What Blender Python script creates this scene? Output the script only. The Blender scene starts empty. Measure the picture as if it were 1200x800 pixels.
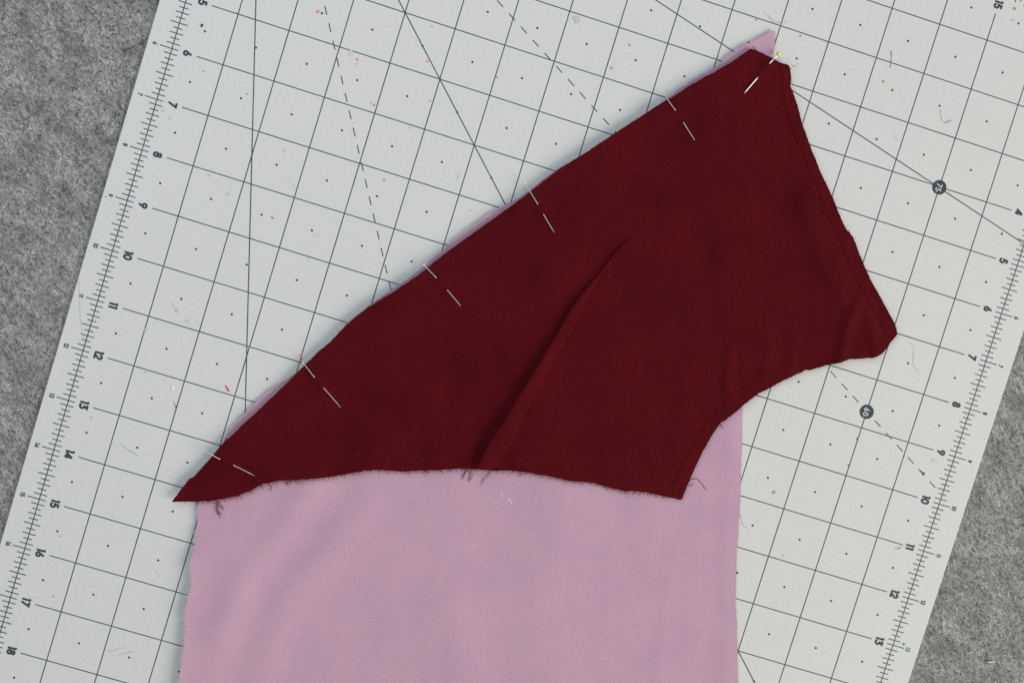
import bpy, math, random
import numpy as np
from mathutils import Vector, Matrix
from mathutils.geometry import delaunay_2d_cdt

random.seed(7)
RNG = np.random.default_rng(7)
scene = bpy.context.scene
COL = scene.collection
IN = 0.0254
FELT_Z = 0.0
MAT_Z = 0.002            # top face of the cutting mat
OX, OY = -0.20, 0.24     # the mat's ruler corner (0,0) stands here

# ------------------------------------------------------------------ camera
RC = np.array([[0.95407657, 0.29609213, 0.04546805],
               [-0.29375776, 0.95448414, -0.05163726],
               [-0.05868792, 0.03590931, 0.99763032]])
CAM = np.array([0.16882977 + OX, -0.22071958 + OY, 0.50711966 + MAT_Z])
cam_data = bpy.data.cameras.new("camera")
cam_data.sensor_width = 36.0
cam_data.lens = 36.0
cam_data.clip_start = 0.01
cam_data.clip_end = 50.0
cam = bpy.data.objects.new("camera", cam_data)
COL.objects.link(cam)
Rt = RC.T
cam.matrix_world = Matrix([[*Rt[0], CAM[0]], [*Rt[1], CAM[1]], [*Rt[2], CAM[2]], [0, 0, 0, 1]])
scene.camera = cam

# ------------------------------------------------------------------ world and lamps (window daylight indoors)
world = bpy.data.worlds.new("World")
scene.world = world
world.use_nodes = True
wb = world.node_tree.nodes["Background"]
wb.inputs[0].default_value = (0.90, 0.95, 1.0, 1)
wb.inputs[1].default_value = 0.40


def area(name, right, up, elev, dist, size, power, colour):
    """a soft window lamp; right/up give its compass direction as seen in the photograph"""
    h = right * RC[0] + up * RC[1]
    h[2] = 0
    h /= np.linalg.norm(h)
    d = h * math.cos(math.radians(elev)) + np.array([0, 0, math.sin(math.radians(elev))])
    tgt = np.array([0.0, 0.0, 0.0])
    p = tgt + d * dist
    l = bpy.data.lights.new(name, 'AREA')
    l.shape = 'RECTANGLE'
    l.size = size[0]
    l.size_y = size[1]
    l.energy = power
    l.color = colour
    o = bpy.data.objects.new(name, l)
    COL.objects.link(o)
    o.location = p
    o.rotation_euler = Vector(-d).to_track_quat('-Z', 'Y').to_euler()
    return o


area("window_light", 1.0, -0.50, 29, 2.8, (2.0, 1.5), 81.0, (1.0, 0.93, 0.83))
area("room_light", -0.7, 1.0, 48, 1.1, (1.2, 0.9), 5.3, (0.74, 0.86, 1.0))

scene.view_settings.view_transform = 'Standard'
scene.view_settings.look = 'None'
scene.view_settings.exposure = 0.0
scene.view_settings.gamma = 1.0
scene.render.engine = 'CYCLES'


# ------------------------------------------------------------------ helpers
def P(px, py, z=MAT_Z):
    """photo trace (1200x800) -> point of the table at height z"""
    d = RC.T @ np.array([(px - 600) / 1200.0, -(py - 400) / 1200.0, -1.0])
    s = (z - CAM[2]) / d[2]
    q = CAM + s * d
    return (q[0], q[1], z)


def PL(pts, z=MAT_Z):
    return [P(a, b, z) for a, b in pts]


def M(u, v, z=MAT_Z):
    """mat coordinates in inches (v across, u down) -> world"""
    return (v * IN + OX, -u * IN + OY, z)


def tag(o, label=None, cat=None, group=None, kind=None):
    if label: o['label'] = label
    if cat: o['category'] = cat
    if group: o['group'] = group
    if kind: o['kind'] = kind
    return o


def empty(name, loc):
    o = bpy.data.objects.new(name, None)
    o.empty_display_size = 0.01
    o.location = loc
    COL.objects.link(o)
    return o


def wloc(o):
    v = Vector((0, 0, 0))
    while o:
        v += o.location
        o = o.parent
    return v


def obj(name, verts, faces, mat, parent=None, smooth=False, loc=None):
    """verts in world coordinates"""
    v = np.array(verts, dtype=float)
    base = np.array(wloc(parent)) if parent else np.array([0., 0., 0.])
    l = np.array(loc) if loc is not None else base
    me = bpy.data.meshes.new(name)
    me.from_pydata((v - l).tolist(), [], faces)
    me.materials.append(mat)
    if smooth:
        me.polygons.foreach_set('use_smooth', [True] * len(me.polygons))
    me.update()
    o = bpy.data.objects.new(name, me)
    COL.objects.link(o)
    if parent:
        o.parent = parent
    o.location = l - base
    return o


class MB:
    def __init__(self):
        self.v = []
        self.f = []

    def quad(self, a, b, c, d):
        n = len(self.v)
        self.v += [a, b, c, d]
        self.f.append((n, n + 1, n + 2, n + 3))

    def poly(self, pts):
        n = len(self.v)
        self.v += pts
        self.f.append(tuple(range(n, n + len(pts))))

    def line(self, a, b, w, z):
        """flat printed line from a to b (world xy)"""
        dx, dy = b[0] - a[0], b[1] - a[1]
        L = math.hypot(dx, dy)
        nx, ny = -dy / L * w / 2, dx / L * w / 2
        self.quad((a[0] - nx, a[1] - ny, z), (b[0] - nx, b[1] - ny, z), (b[0] + nx, b[1] + ny, z), (a[0] + nx, a[1] + ny, z))

    def disc(self, c, r, z, n=14):
        self.poly([(c[0] + r * math.cos(2 * math.pi * i / n), c[1] + r * math.sin(2 * math.pi * i / n), z) for i in range(n)])

    def ribbon(self, pts, w, z, closed=False):
        """flat mitred stroke"""
        n = len(pts)
        L, R = [], []
        for i in range(n):
            if closed:
                a, b = pts[(i - 1) % n], pts[(i + 1) % n]
                p0, p1, p2 = a, pts[i], b
            else:
                p0 = pts[i - 1] if i else None
                p1 = pts[i]
                p2 = pts[i + 1] if i < n - 1 else None
            def nrm(a, b):
                dx, dy = b[0] - a[0], b[1] - a[1]
                l = math.hypot(dx, dy) or 1
                return (-dy / l, dx / l)
            if p0 is None: m = nrm(p1, p2); k = 1
            elif p2 is None: m = nrm(p0, p1); k = 1
            else:
                n1, n2 = nrm(p0, p1), nrm(p1, p2)
                m = (n1[0] + n2[0], n1[1] + n2[1])
                l = math.hypot(*m) or 1
                m = (m[0] / l, m[1] / l)
                k = 1 / max(0.45, m[0] * n1[0] + m[1] * n1[1])
            L.append((p1[0] + m[0] * w / 2 * k, p1[1] + m[1] * w / 2 * k, z))
            R.append((p1[0] - m[0] * w / 2 * k, p1[1] - m[1] * w / 2 * k, z))
        for i in range(n if closed else n - 1):
            j = (i + 1) % n
            self.quad(R[i], R[j], L[j], L[i])

    def tube(self, pts, rads, n=6):
        pts = [Vector(p) for p in pts]
        if not hasattr(rads, '__len__'):
            rads = [rads] * len(pts)
        base = len(self.v)
        for i, p in enumerate(pts):
            t = (pts[min(i + 1, len(pts) - 1)] - pts[max(i - 1, 0)])
            if t.length < 1e-9: t = Vector((1, 0, 0))
            t.normalize()
            s = t.cross(Vector((0, 0, 1)))
            if s.length < 1e-4: s = Vector((1, 0, 0))
            s.normalize()
            u = s.cross(t)
            for k in range(n):
                a = 2 * math.pi * k / n
                self.v.append(tuple(p + (s * math.cos(a) + u * math.sin(a)) * rads[i]))
        for i in range(len(pts) - 1):
            for k in range(n):
                a = base + i * n + k
                b = base + i * n + (k + 1) % n
                self.f.append((a, b, b + n, a + n))
        self.f.append(tuple(base + k for k in reversed(range(n))))
        e = base + (len(pts) - 1) * n
        self.f.append(tuple(e + k for k in range(n)))

    def build(self, name, mat, parent=None, smooth=False, loc=None):
        return obj(name, self.v, self.f, mat, parent, smooth, loc)


def smooth_path(pts, per=6):
    """Catmull-Rom through points of any dimension"""
    p = np.array(pts, float)
    p = np.vstack([2 * p[0] - p[1], p, 2 * p[-1] - p[-2]])
    out = []
    for i in range(1, len(p) - 2):
        for k in range(per):
            t = k / per
            out.append(0.5 * ((2 * p[i]) + (-p[i - 1] + p[i + 1]) * t + (2 * p[i - 1] - 5 * p[i] + 4 * p[i + 1] - p[i + 2]) * t * t
                              + (-p[i - 1] + 3 * p[i] - 3 * p[i + 1] + p[i + 2]) * t ** 3))
    out.append(p[-2])
    return [tuple(o) for o in out]


def resample(pts, step):
    p = np.array(pts, float)
    d = np.r_[0, np.cumsum(np.linalg.norm(np.diff(p, axis=0), axis=1))]
    n = max(2, int(d[-1] / step) + 1)
    s = np.linspace(0, d[-1], n)
    return np.c_[tuple(np.interp(s, d, p[:, k]) for k in range(p.shape[1]))]


def seg_dist(xy, poly, closed=False):
    """distance of many points to a polyline"""
    xy = np.asarray(xy, float)
    a = np.array(poly, float)[:, :2]
    b = np.roll(a, -1, axis=0) if closed else a[1:]
    a = a if closed else a[:-1]
    best = np.full(len(xy), 1e9)
    for p, q in zip(a, b):
        d = q - p
        t = np.clip(((xy - p) @ d) / (d @ d + 1e-15), 0, 1)
        r = np.linalg.norm(xy - (p + t[:, None] * d), axis=1)
        best = np.minimum(best, r)
    return best


def inside(xy, poly):
    x, y = xy[:, 0], xy[:, 1]
    p = np.array(poly)[:, :2]
    c = np.zeros(len(xy), bool)
    j = len(p) - 1
    for i in range(len(p)):
        xi, yi, xj, yj = p[i, 0], p[i, 1], p[j, 0], p[j, 1]
        m = ((yi > y) != (yj > y)) & (x < (xj - xi) * (y - yi) / (yj - yi + 1e-15) + xi)
        c ^= m
        j = i
    return c


# ------------------------------------------------------------------ materials
def new_mat(name, colour, rough=0.8, spec=0.3, metal=0.0):
    m = bpy.data.materials.new(name)
    m.use_nodes = True
    b = m.node_tree.nodes["Principled BSDF"]
    b.inputs['Base Color'].default_value = (*colour, 1)
    b.inputs['Roughness'].default_value = rough
    b.inputs['Specular IOR Level'].default_value = spec
    b.inputs['Metallic'].default_value = metal
    return m, m.node_tree, b


def node(nt, kind, **kw):
    n = nt.nodes.new(kind)
    for k, v in kw.items():
        if k in n.bl_rna.properties.keys():
            setattr(n, k, v)
        else:
            n.inputs[k.replace('_', ' ')].default_value = v
    return n


def coords(nt, stretch=1.0, deg=0.0):
    """object coordinates, stretched along a direction given in degrees"""
    tc = nt.nodes.new('ShaderNodeTexCoord')
    mp = nt.nodes.new('ShaderNodeMapping')
    mp.vector_type = 'TEXTURE'
    mp.inputs['Scale'].default_value = (stretch, 1, 1)
    mp.inputs['Rotation'].default_value = (0, 0, math.radians(deg))
    nt.links.new(tc.outputs['Object'], mp.inputs['Vector'])
    return mp.outputs[0]


def noise(nt, vec, scale, detail=2.0, rough=0.5):
    n = node(nt, 'ShaderNodeTexNoise', Scale=scale, Detail=detail, Roughness=rough)
    nt.links.new(vec, n.inputs['Vector'])
    return n.outputs['Fac']


def ramp(nt, fac, stops):
    r = nt.nodes.new('ShaderNodeValToRGB')
    e = r.color_ramp.elements
    while len(e) < len(stops): e.new(0.5)
    for k, (p, c) in enumerate(stops):
        e[k].position = p
        e[k].color = (*c, 1)
    nt.links.new(fac, r.inputs[0])
    return r.outputs[0]


def mix(nt, fac, a, b, mode='MIX'):
    n = nt.nodes.new('ShaderNodeMix')
    n.data_type = 'RGBA'
    n.blend_type = mode
    for s, x in ((n.inputs[0], fac), (n.inputs[6], a), (n.inputs[7], b)):
        if hasattr(x, 'links'): nt.links.new(x, s)
        elif isinstance(x, (int, float)): s.default_value = x
        else: s.default_value = (*x, 1)
    return n.outputs[2]


def mth(nt, op, a, b=0.0):
    n = nt.nodes.new('ShaderNodeMath')
    n.operation = op
    for s, x in ((n.inputs[0], a), (n.inputs[1], b)):
        if hasattr(x, 'links'): nt.links.new(x, s)
        else: s.default_value = x
    return n.outputs[0]


def bump(nt, bsdf, h, strength, dist, prev=None):
    b = node(nt, 'ShaderNodeBump', Strength=strength, Distance=dist)
    nt.links.new(h, b.inputs['Height'])
    if prev is not None: nt.links.new(prev, b.inputs['Normal'])
    nt.links.new(b.outputs[0], bsdf.inputs['Normal'])
    return b.outputs[0]


# felt
m_felt, nt, bs = new_mat('grey_wool_felt', (0.2, 0.2, 0.2), 0.95, 0.1)
v0 = coords(nt, 1.0, 25)
vs = coords(nt, 1.6, -30)
big = noise(nt, vs, 120, 3, 0.6)
mid = noise(nt, vs, 700, 3, 0.65)
fin = noise(nt, v0, 1500, 2, 0.6)
s = mth(nt, 'ADD', mth(nt, 'MULTIPLY', big, 0.25), mth(nt, 'ADD', mth(nt, 'MULTIPLY', mid, 0.42), mth(nt, 'MULTIPLY', fin, 0.33)))
c = ramp(nt, s, [(0.38, (0.06, 0.06, 0.06)), (0.47, (0.31, 0.30, 0.29)), (0.62, (0.49, 0.48, 0.465))])
nt.links.new(c, bs.inputs['Base Color'])
bump(nt, bs, s, 0.5, 0.0012)

m_fibre, nt, bs = new_mat('felt_fibre', (0.25, 0.25, 0.25), 0.8, 0.2)
g = nt.nodes.new('ShaderNodeNewGeometry')
c = ramp(nt, g.outputs['Random Per Island'], [(0.0, (0.03, 0.03, 0.031)), (0.12, (0.09, 0.09, 0.09)), (0.22, (0.34, 0.332, 0.32)), (0.85, (0.45, 0.442, 0.426)), (1.0, (0.72, 0.71, 0.69))])
nz = noise(nt, coords(nt, 1.3, -30), 620, 4, 0.75)
nb = ramp(nt, noise(nt, coords(nt, 1.5, -30), 95, 3, 0.6), [(0.35, (0.68, 0.68, 0.68)), (0.6, (1.2, 1.2, 1.2))])
c2 = ramp(nt, nz, [(0.36, (0.30, 0.30, 0.30)), (0.47, (0.92, 0.92, 0.92)), (0.66, (1.3, 1.3, 1.3))])
nt.links.new(mix(nt, 1.0, mix(nt, 1.0, c, c2, 'MULTIPLY'), nb, 'MULTIPLY'), bs.inputs['Base Color'])

# mat
m_mat, nt, bs = new_mat('mat_vinyl', (0.56, 0.575, 0.565), 0.55, 0.35)
v = coords(nt)
dirt = noise(nt, v, 9, 4, 0.6)
spk = noise(nt, v, 900, 2, 0.5)
c = mix(nt, mth(nt, 'MULTIPLY', dirt, 0.55), (0.61, 0.605, 0.58), (0.555, 0.565, 0.555))
c = mix(nt, 1.0, c, ramp(nt, spk, [(0.3, (0.965,) * 3), (0.7, (1.03,) * 3)]), 'MULTIPLY')
fl = node(nt, 'ShaderNodeTexVoronoi', Scale=95.0)
nt.links.new(v, fl.inputs['Vector'])
flm = ramp(nt, fl.outputs['Distance'], [(0.0, (1, 1, 1)), (0.045, (0, 0, 0))])
c = mix(nt, mth(nt, 'MULTIPLY', flm, mth(nt, 'MULTIPLY', noise(nt, v, 23, 1), 0.5)), c, (0.30, 0.27, 0.22))
nt.links.new(c, bs.inputs['Base Color'])
bump(nt, bs, spk, 0.25, 0.00008)
m_core, _, _ = new_mat('mat_core_cream', (0.62, 0.58, 0.45), 0.6, 0.3)
m_ink, nt, bs = new_mat('mat_ink', (0.03, 0.055, 0.07), 0.5, 0.3)
w = noise(nt, coords(nt), 160, 3, 0.6)
nt.links.new(ramp(nt, w, [(0.3, (0.032, 0.052, 0.066)), (0.72, (0.075, 0.115, 0.125))]), bs.inputs['Base Color'])
m_inkbold, nt, bs = new_mat('mat_ink_bold', (0.02, 0.035, 0.05), 0.5, 0.3)
w = noise(nt, coords(nt), 900, 2, 0.6)
nt.links.new(ramp(nt, w, [(0.3, (0.02, 0.034, 0.05)), (0.75, (0.045, 0.07, 0.08))]), bs.inputs['Base Color'])
m_white, _, _ = new_mat('mat_white_print', (0.60, 0.61, 0.60), 0.5, 0.3)
m_greenink, _, _ = new_mat('green_ink', (0.08, 0.26, 0.13), 0.6, 0.2)
m_redspot, _, _ = new_mat('red_ink_spot', (0.72, 0.20, 0.21), 0.6, 0.2)
m_pinkspot, _, _ = new_mat('pale_red_smear', (0.60, 0.535, 0.515), 0.6, 0.2)
m_brown, _, _ = new_mat('brown_stain', (0.36, 0.30, 0.20), 0.6, 0.2)
m_tan, _, _ = new_mat('tan_stain', (0.52, 0.485, 0.42), 0.6, 0.2)
m_scratch, _, _ = new_mat('scratch_grey', (0.53, 0.535, 0.52), 0.6, 0.2)


def cloth_mat(name, dark, lite, weave, rough, spec, sheen, sheen_tint, grain, soft_depth=0.003):
    m, nt, bs = new_mat(name, lite, rough, spec)
    v = coords(nt, 1.0, 17)
    a = noise(nt, v, 34, 4, 0.55)
    g1 = noise(nt, v, 2300, 1, 0.5)
    vt = coords(nt, 2.6, -34)
    g2 = noise(nt, vt, 2300, 1, 0.5)
    c = ramp(nt, a, [(0.3, dark), (0.7, lite)])
    lo, hi = 1 - grain, 1 + grain
    c = mix(nt, 1.0, c, ramp(nt, g2, [(0.3, (lo,) * 3), (0.7, (hi,) * 3)]), 'MULTIPLY')
    c = mix(nt, 1.0, c, ramp(nt, g1, [(0.3, (lo,) * 3), (0.7, (hi,) * 3)]), 'MULTIPLY')
    nt.links.new(c, bs.inputs['Base Color'])
    w1 = node(nt, 'ShaderNodeTexWave', Scale=weave, Distortion=1.2, Detail=1.0)
    w1.inputs['Detail Scale'].default_value = 3.0
    nt.links.new(coords(nt, 1.0, 62), w1.inputs['Vector'])
    hsum = mth(nt, 'ADD', mth(nt, 'MULTIPLY', w1.outputs['Fac'], 0.5), mth(nt, 'ADD', g2, mth(nt, 'MULTIPLY', g1, 0.8)))
    n1 = bump(nt, bs, hsum, 0.5, 0.00012)
    soft = noise(nt, coords(nt, 1.8, -62), 26, 2, 0.45)
    bump(nt, bs, soft, 0.5, soft_depth, n1)
    bs.inputs['Sheen Weight'].default_value = sheen
    bs.inputs['Sheen Roughness'].default_value = 0.5
    bs.inputs['Sheen Tint'].default_value = (*sheen_tint, 1)
    return m


m_pink = cloth_mat('mauve_pink_cotton', (0.455, 0.284, 0.376), (0.50, 0.310, 0.386), 700, 0.85, 0.15, 0.06, (1, 0.8, 0.9), 0.055, 0.0018)
m_red = cloth_mat('dark_wine_cotton', (0.062, 0.0019, 0.0042), (0.078, 0.0030, 0.0058), 900, 0.85, 0.06, 0.04, (0.8, 0.25, 0.28), 0.17, 0.009)
m_redthread, nt, bs = new_mat('red_sewing_thread', (0.24, 0.004, 0.010), 0.85, 0.0)
nt.links.new(ramp(nt, noise(nt, coords(nt), 420, 2, 0.6), [(0.36, (0.09, 0.002, 0.005)), (0.52, (0.22, 0.004, 0.010)), (0.70, (0.42, 0.014, 0.025))]), bs.inputs['Base Color'])
m_redfray, _, _ = new_mat('wine_warp_thread', (0.17, 0.006, 0.020), 0.8, 0.03)
m_pinkfray, _, _ = new_mat('pale_pink_warp_thread', (0.70, 0.58, 0.60), 0.7, 0.2)
m_pinkfray2, _, _ = new_mat('pink_warp_thread', (0.55, 0.33, 0.38), 0.7, 0.2)
m_steel, _, _ = new_mat('pin_steel', (0.74, 0.70, 0.62), 0.36, 0.5, 0.8)
m_yellow, _, _ = new_mat('yellow_pin_head', (0.80, 0.60, 0.12), 0.25, 0.5)
m_hair, _, _ = new_mat('dark_hair', (0.03, 0.028, 0.025), 0.6, 0.3)
m_greyhair, _, _ = new_mat('grey_fibre', (0.42, 0.42, 0.41), 0.7, 0.2)
m_teal, _, _ = new_mat('teal_fibre', (0.22, 0.42, 0.40), 0.7, 0.2)
m_straw, _, _ = new_mat('straw_fibre', (0.42, 0.38, 0.27), 0.7, 0.2)
m_wfib, _, _ = new_mat('white_lint', (0.85, 0.82, 0.78), 0.8, 0.2)
m_rfib, _, _ = new_mat('red_lint', (0.75, 0.05, 0.06), 0.7, 0.2)

# ------------------------------------------------------------------ felt table covering
S = 2.5
n = 60
gv, gf = [], []
for j in range(n + 1):
    for i in range(n + 1):
        gv.append((-S / 2 + S * i / n, -S / 2 + S * j / n, FELT_Z - 0.0002 * random.random()))
for j in range(n):
    for i in range(n):
        a = j * (n + 1) + i
        gf.append((a, a + 1, a + n + 2, a + n + 1))
felt = obj('felt_surface', gv, gf, m_felt, None, True)
tag(felt, kind='structure')
felt['label'] = 'mottled grey wool felt covering the table under the mat'


def mat_uv(x, y):
    return (OY - y) / IN, (x - OX) / IN


MU0, MU1, MV0, MV1 = -0.5, 23.5, -0.475, 17.548


def felt_fibres(count, region, zbase=0.0):
    """loose surface hairs of the felt beside the mat"""
    pts = []
    while len(pts) < count:
        k = 40000
        px = RNG.uniform(-110, 1310, k)
        py = RNG.uniform(-60, 880, k)
        # table point of the traced area
        d = (RC.T @ np.vstack([(px - 600) / 1200.0, -(py - 400) / 1200.0, -np.ones(k)]))
        sc = (0.0 - CAM[2]) / d[2]
        x = CAM[0] + sc * d[0]
        y = CAM[1] + sc * d[1]
        v_ = (x - OX) / IN
        ok = (v_ < MV0 + 0.02) | (v_ > MV1 - 0.02)
        pts += list(zip(x[ok], y[ok]))
    pts = np.array(pts[:count])
    N = len(pts)
    L = RNG.gamma(3.0, 0.0008, N) + 0.0007
    ang = np.where(RNG.random(N) < 0.55, RNG.normal(math.radians(-32), 0.6, N), RNG.uniform(0, math.pi, N))
    curl = RNG.normal(0, 0.9, N)
    w = RNG.uniform(0.00004, 0.00009, N)
    K = 5
    verts = np.zeros((N, K, 2, 3))
    pos = pts.copy()
    rise = RNG.uniform(0.0001, 0.0009, N)
    for i in range(K):
        t = i / (K - 1)
        a = ang + curl * (t - 0.5) * 1.6
        if i:
            pos = pos + np.c_[np.cos(a), np.sin(a)] * (L / (K - 1))[:, None]
        z = zbase + 0.00015 + rise * math.sin(math.pi * (0.15 + 0.75 * t))
        nx, ny = -np.sin(a) * w, np.cos(a) * w
        taper = 1.0 if 0 < i < K - 1 else 0.35
        verts[:, i, 0] = np.c_[pos[:, 0] - nx * taper, pos[:, 1] - ny * taper, z]
        verts[:, i, 1] = np.c_[pos[:, 0] + nx * taper, pos[:, 1] + ny * taper, z]
    # hairs stay beside the mat, not in it
    vv = (verts[:, :, :, 0] - OX) / IN
    bad = ((vv > MV0 - 0.01) & (vv < MV1 + 0.01)).any(axis=(1, 2))
    verts = verts[~bad]
    N = len(verts)
    V = verts.reshape(-1, 3)
    base = (np.arange(N) * K * 2)[:, None, None]
    q = np.array([[2 * i, 2 * i + 2, 2 * i + 3, 2 * i + 1] for i in range(K - 1)])[None]
    F = (base + q).reshape(-1, 4)
    me = bpy.data.meshes.new('felt_fibres')
    me.vertices.add(len(V))
    me.vertices.foreach_set('co', V.ravel())
    me.loops.add(len(F) * 4)
    me.loops.foreach_set('vertex_index', F.ravel().astype(np.int32))
    me.polygons.add(len(F))
    me.polygons.foreach_set('loop_start', np.arange(0, len(F) * 4, 4, dtype=np.int32))
    me.polygons.foreach_set('loop_total', np.full(len(F), 4, dtype=np.int32))
    me.materials.append(m_fibre)
    me.update(calc_edges=True)
    o = bpy.data.objects.new('felt_fibres', me)
    COL.objects.link(o)
    o.parent = felt
    tag(o, kind='stuff')
    return o


felt_fibres(130000, None)

# ------------------------------------------------------------------ cutting mat
mat_root = empty('cutting_mat', M((MU0 + MU1) / 2, (MV0 + MV1) / 2, FELT_Z))
tag(mat_root, 'pale grey gridded cutting mat with numbered rulers lying on the grey felt', 'cutting mat')


def rounded_rect(u0, u1, v0, v1, r, z, n=6):
    pts = []
    for (cu, cv, a0) in ((u1 - r, v0 + r, 180), (u1 - r, v1 - r, 270), (u0 + r, v1 - r, 0), (u0 + r, v0 + r, 90)):
        for k in range(n + 1):
            a = math.radians(a0 + 90 * k / n)
            pts.append(M(cu - r * math.sin(a), cv + r * math.cos(a), z))
    return pts


b = MB()
e = 0.0003 / IN
loops = [(0, 0.00005, 0.0), (0, 0.00005, 0.0), (0.0, MAT_Z - 0.0003, 0), (e * 0.35, MAT_Z - 0.00009, 0), (e, MAT_Z, 0)]
rings = []
for (ins, z, _) in loops[1:]:
    rings.append(rounded_rect(MU0 + ins, MU1 - ins, MV0 + ins, MV1 - ins, 0.12, z))
nr = len(rings[0])
for r_ in rings: b.v += r_
core_f = []
for k in range(len(rings) - 1):
    for i in range(nr):
        j = (i + 1) % nr
        b.f.append((k * nr + i, k * nr + j, (k + 1) * nr + j, (k + 1) * nr + i))
nside = len(b.f)
b.f.append(tuple((len(rings) - 1) * nr + i for i in range(nr)))
b.f.append(tuple(reversed(range(nr))))
sheet = b.build('mat_sheet', m_mat, mat_root)
sheet.data.materials.append(m_core)
for i, p in enumerate(sheet.data.polygons):
    if i < nr: p.material_index = 1

LW = 0.00052
Z1, Z2, Z3, Z4, Z5, Z6, Z7 = [MAT_Z + 0.00002 * k for k in range(1, 8)]
b = MB()
for u in range(1, 23):
    b.line(M(u, 0.485), M(u, 16.54), LW, Z1)
for v in range(1, 17):
    b.line(M(0.46, v), M(22.54, v), LW, Z2)
tag(b.build('grid_lines', m_ink, mat_root), kind='stuff')
b = MB()
for (a, c) in (((0, 0), (23, 0)), ((0, 17), (23, 17))):
    b.line(M(*a), M(*c), LW, Z1)
for (a, c) in (((0, 0), (0, 17)), ((23, 0), (23, 17))):
    b.line(M(*a), M(*c), LW, Z2)
TL = {0: 0.24, 5: 0.162}


def tick(k):
    r = k % 10
    if r == 0: return 0.235, 0.125
    if r == 5: return 0.162, 0.162
    if r % 2: return 0.13, 0.13
    return 0.086, 0.086


for k in range(1, 230):
    o_, i_ = tick(k)
    u = k / 10
    b.line(M(u, -o_), M(u, i_), LW * 0.95, Z3)
    b.line(M(u, 17 - i_), M(u, 17 + o_), LW * 0.95, Z3)
for k in range(1, 170):
    o_, i_ = tick(k)
    v = k / 10
    b.line(M(-o_, v), M(i_, v), LW * 0.95, Z3)
    b.line(M(23 - i_, v), M(23 + o_, v), LW * 0.95, Z3)
tag(b.build('ruler_ticks', m_ink, mat_root), kind='stuff')
b = MB()
for u in range(23):
    for v in range(17):
        b.disc(M(u + 0.5, v + 0.5), 0.00055, Z5, 12)
tag(b.build('grid_dots', m_inkbold, mat_root), kind='stuff')


def fan_end(deg, cap=(23, 17)):
    du, dv = math.cos(math.radians(deg)), math.sin(math.radians(deg))
    t = min(cap[0] / du, cap[1] / dv)
    return du, dv, t


b = MB()
for deg in (15, 45, 75):
    du, dv, t = fan_end(deg)
    b.line(M(0, 0), M(du * t, dv * t), LW, Z4)
for deg in (30, 60):
    du, dv, t = fan_end(deg)
    # dashes: 0.172 in long, every 0.336 in
    s0 = DASH = {30: 5.02, 60: 5.13}[deg] % 0.3362
    while s0 + 0.172 < t:
        b.line(M(du * s0, dv * s0), M(du * (s0 + 0.172), dv * (s0 + 0.172)), LW * 0.95, Z4)
        s0 += 0.3362
tag(b.build('angle_lines', m_ink, mat_root), kind='stuff')


# stroke numerals, unit height, reading along +x, up +y; returns (strokes, advance)
def arc(cx, cy, rx, ry, a0, a1, n=14):
    return [(cx + rx * math.cos(math.radians(a0 + (a1 - a0) * k / n)), cy + ry * math.sin(math.radians(a0 + (a1 - a0) * k / n))) for k in range(n + 1)]


def glyph(ch):
    if ch == '0': return [(arc(.30, .5, .235, .41, 0, 360, 26)[:-1], True)], .60
    if ch == '1': return [([(.05, .80), (.13, .91), (.235, .91)], False), ([(.20, .955), (.20, .0)], False)], .33
    if ch == '2': return [([(.045, .66)] + arc(.28, .66, .21, .25, 170, -25, 12) + [(.06, .085), (.56, .085)], False)], .60
    if ch == '3': return [([(.04, .915), (.44, .915), (.235, .60)] + arc(.24, .335, .245, .25, 80, -150, 14), False)], .58
    if ch == '4': return [([(.62, .22), (.06, .22), (.44, .86)], False), ([(.445, .92), (.445, .0)], False)], .66
    if ch == '5': return [([(.50, .915), (.165, .915), (.115, .52)] + arc(.26, .335, .235, .25, 115, -150, 14), False)], .58
    if ch == '6': return [(arc(.29, .30, .215, .215, 0, 360, 22)[:-1], True), ([(.10, .39), (.375, .97)], False)], .58
    if ch == '7': return [([(.03, .915), (.49, .915), (.14, .0)], False)], .54
    if ch == '8': return [(arc(.28, .28, .215, .205, 0, 360, 22)[:-1], True), (arc(.28, .71, .175, .175, 0, 360, 22)[:-1], True)], .57
    if ch == '9': return [(arc(.29, .70, .215, .215, 0, 360, 22)[:-1], True), ([(.48, .61), (.205, .03)], False)], .58
    return [], .4


def numeral(text, u, v, h, w, mat, z, name, parent, rot=0.0, gap=0.06):
    """centred at mat (u,v) inches; reads along +u with its top towards +v"""
    tot = sum(glyph(c)[1] + gap for c in text) - gap
    b = MB()
    x0 = -tot / 2
    zz = z
    cr, sr = math.cos(rot), math.sin(rot)
    for ch in text:
        strokes, adv = glyph(ch)
        for pts, closed in strokes:
            q = []
            for (gx, gy) in pts:
                lx, ly = (x0 + gx) * h, (gy - 0.5) * h
                lx, ly = lx * cr - ly * sr, lx * sr + ly * cr
                q.append(M(u + lx, v + ly)[:2])
            b.ribbon(q, w * h * IN, zz, closed)
            zz += 0.000004
        x0 += adv + gap
    return b.build(name, mat, parent)


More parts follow.
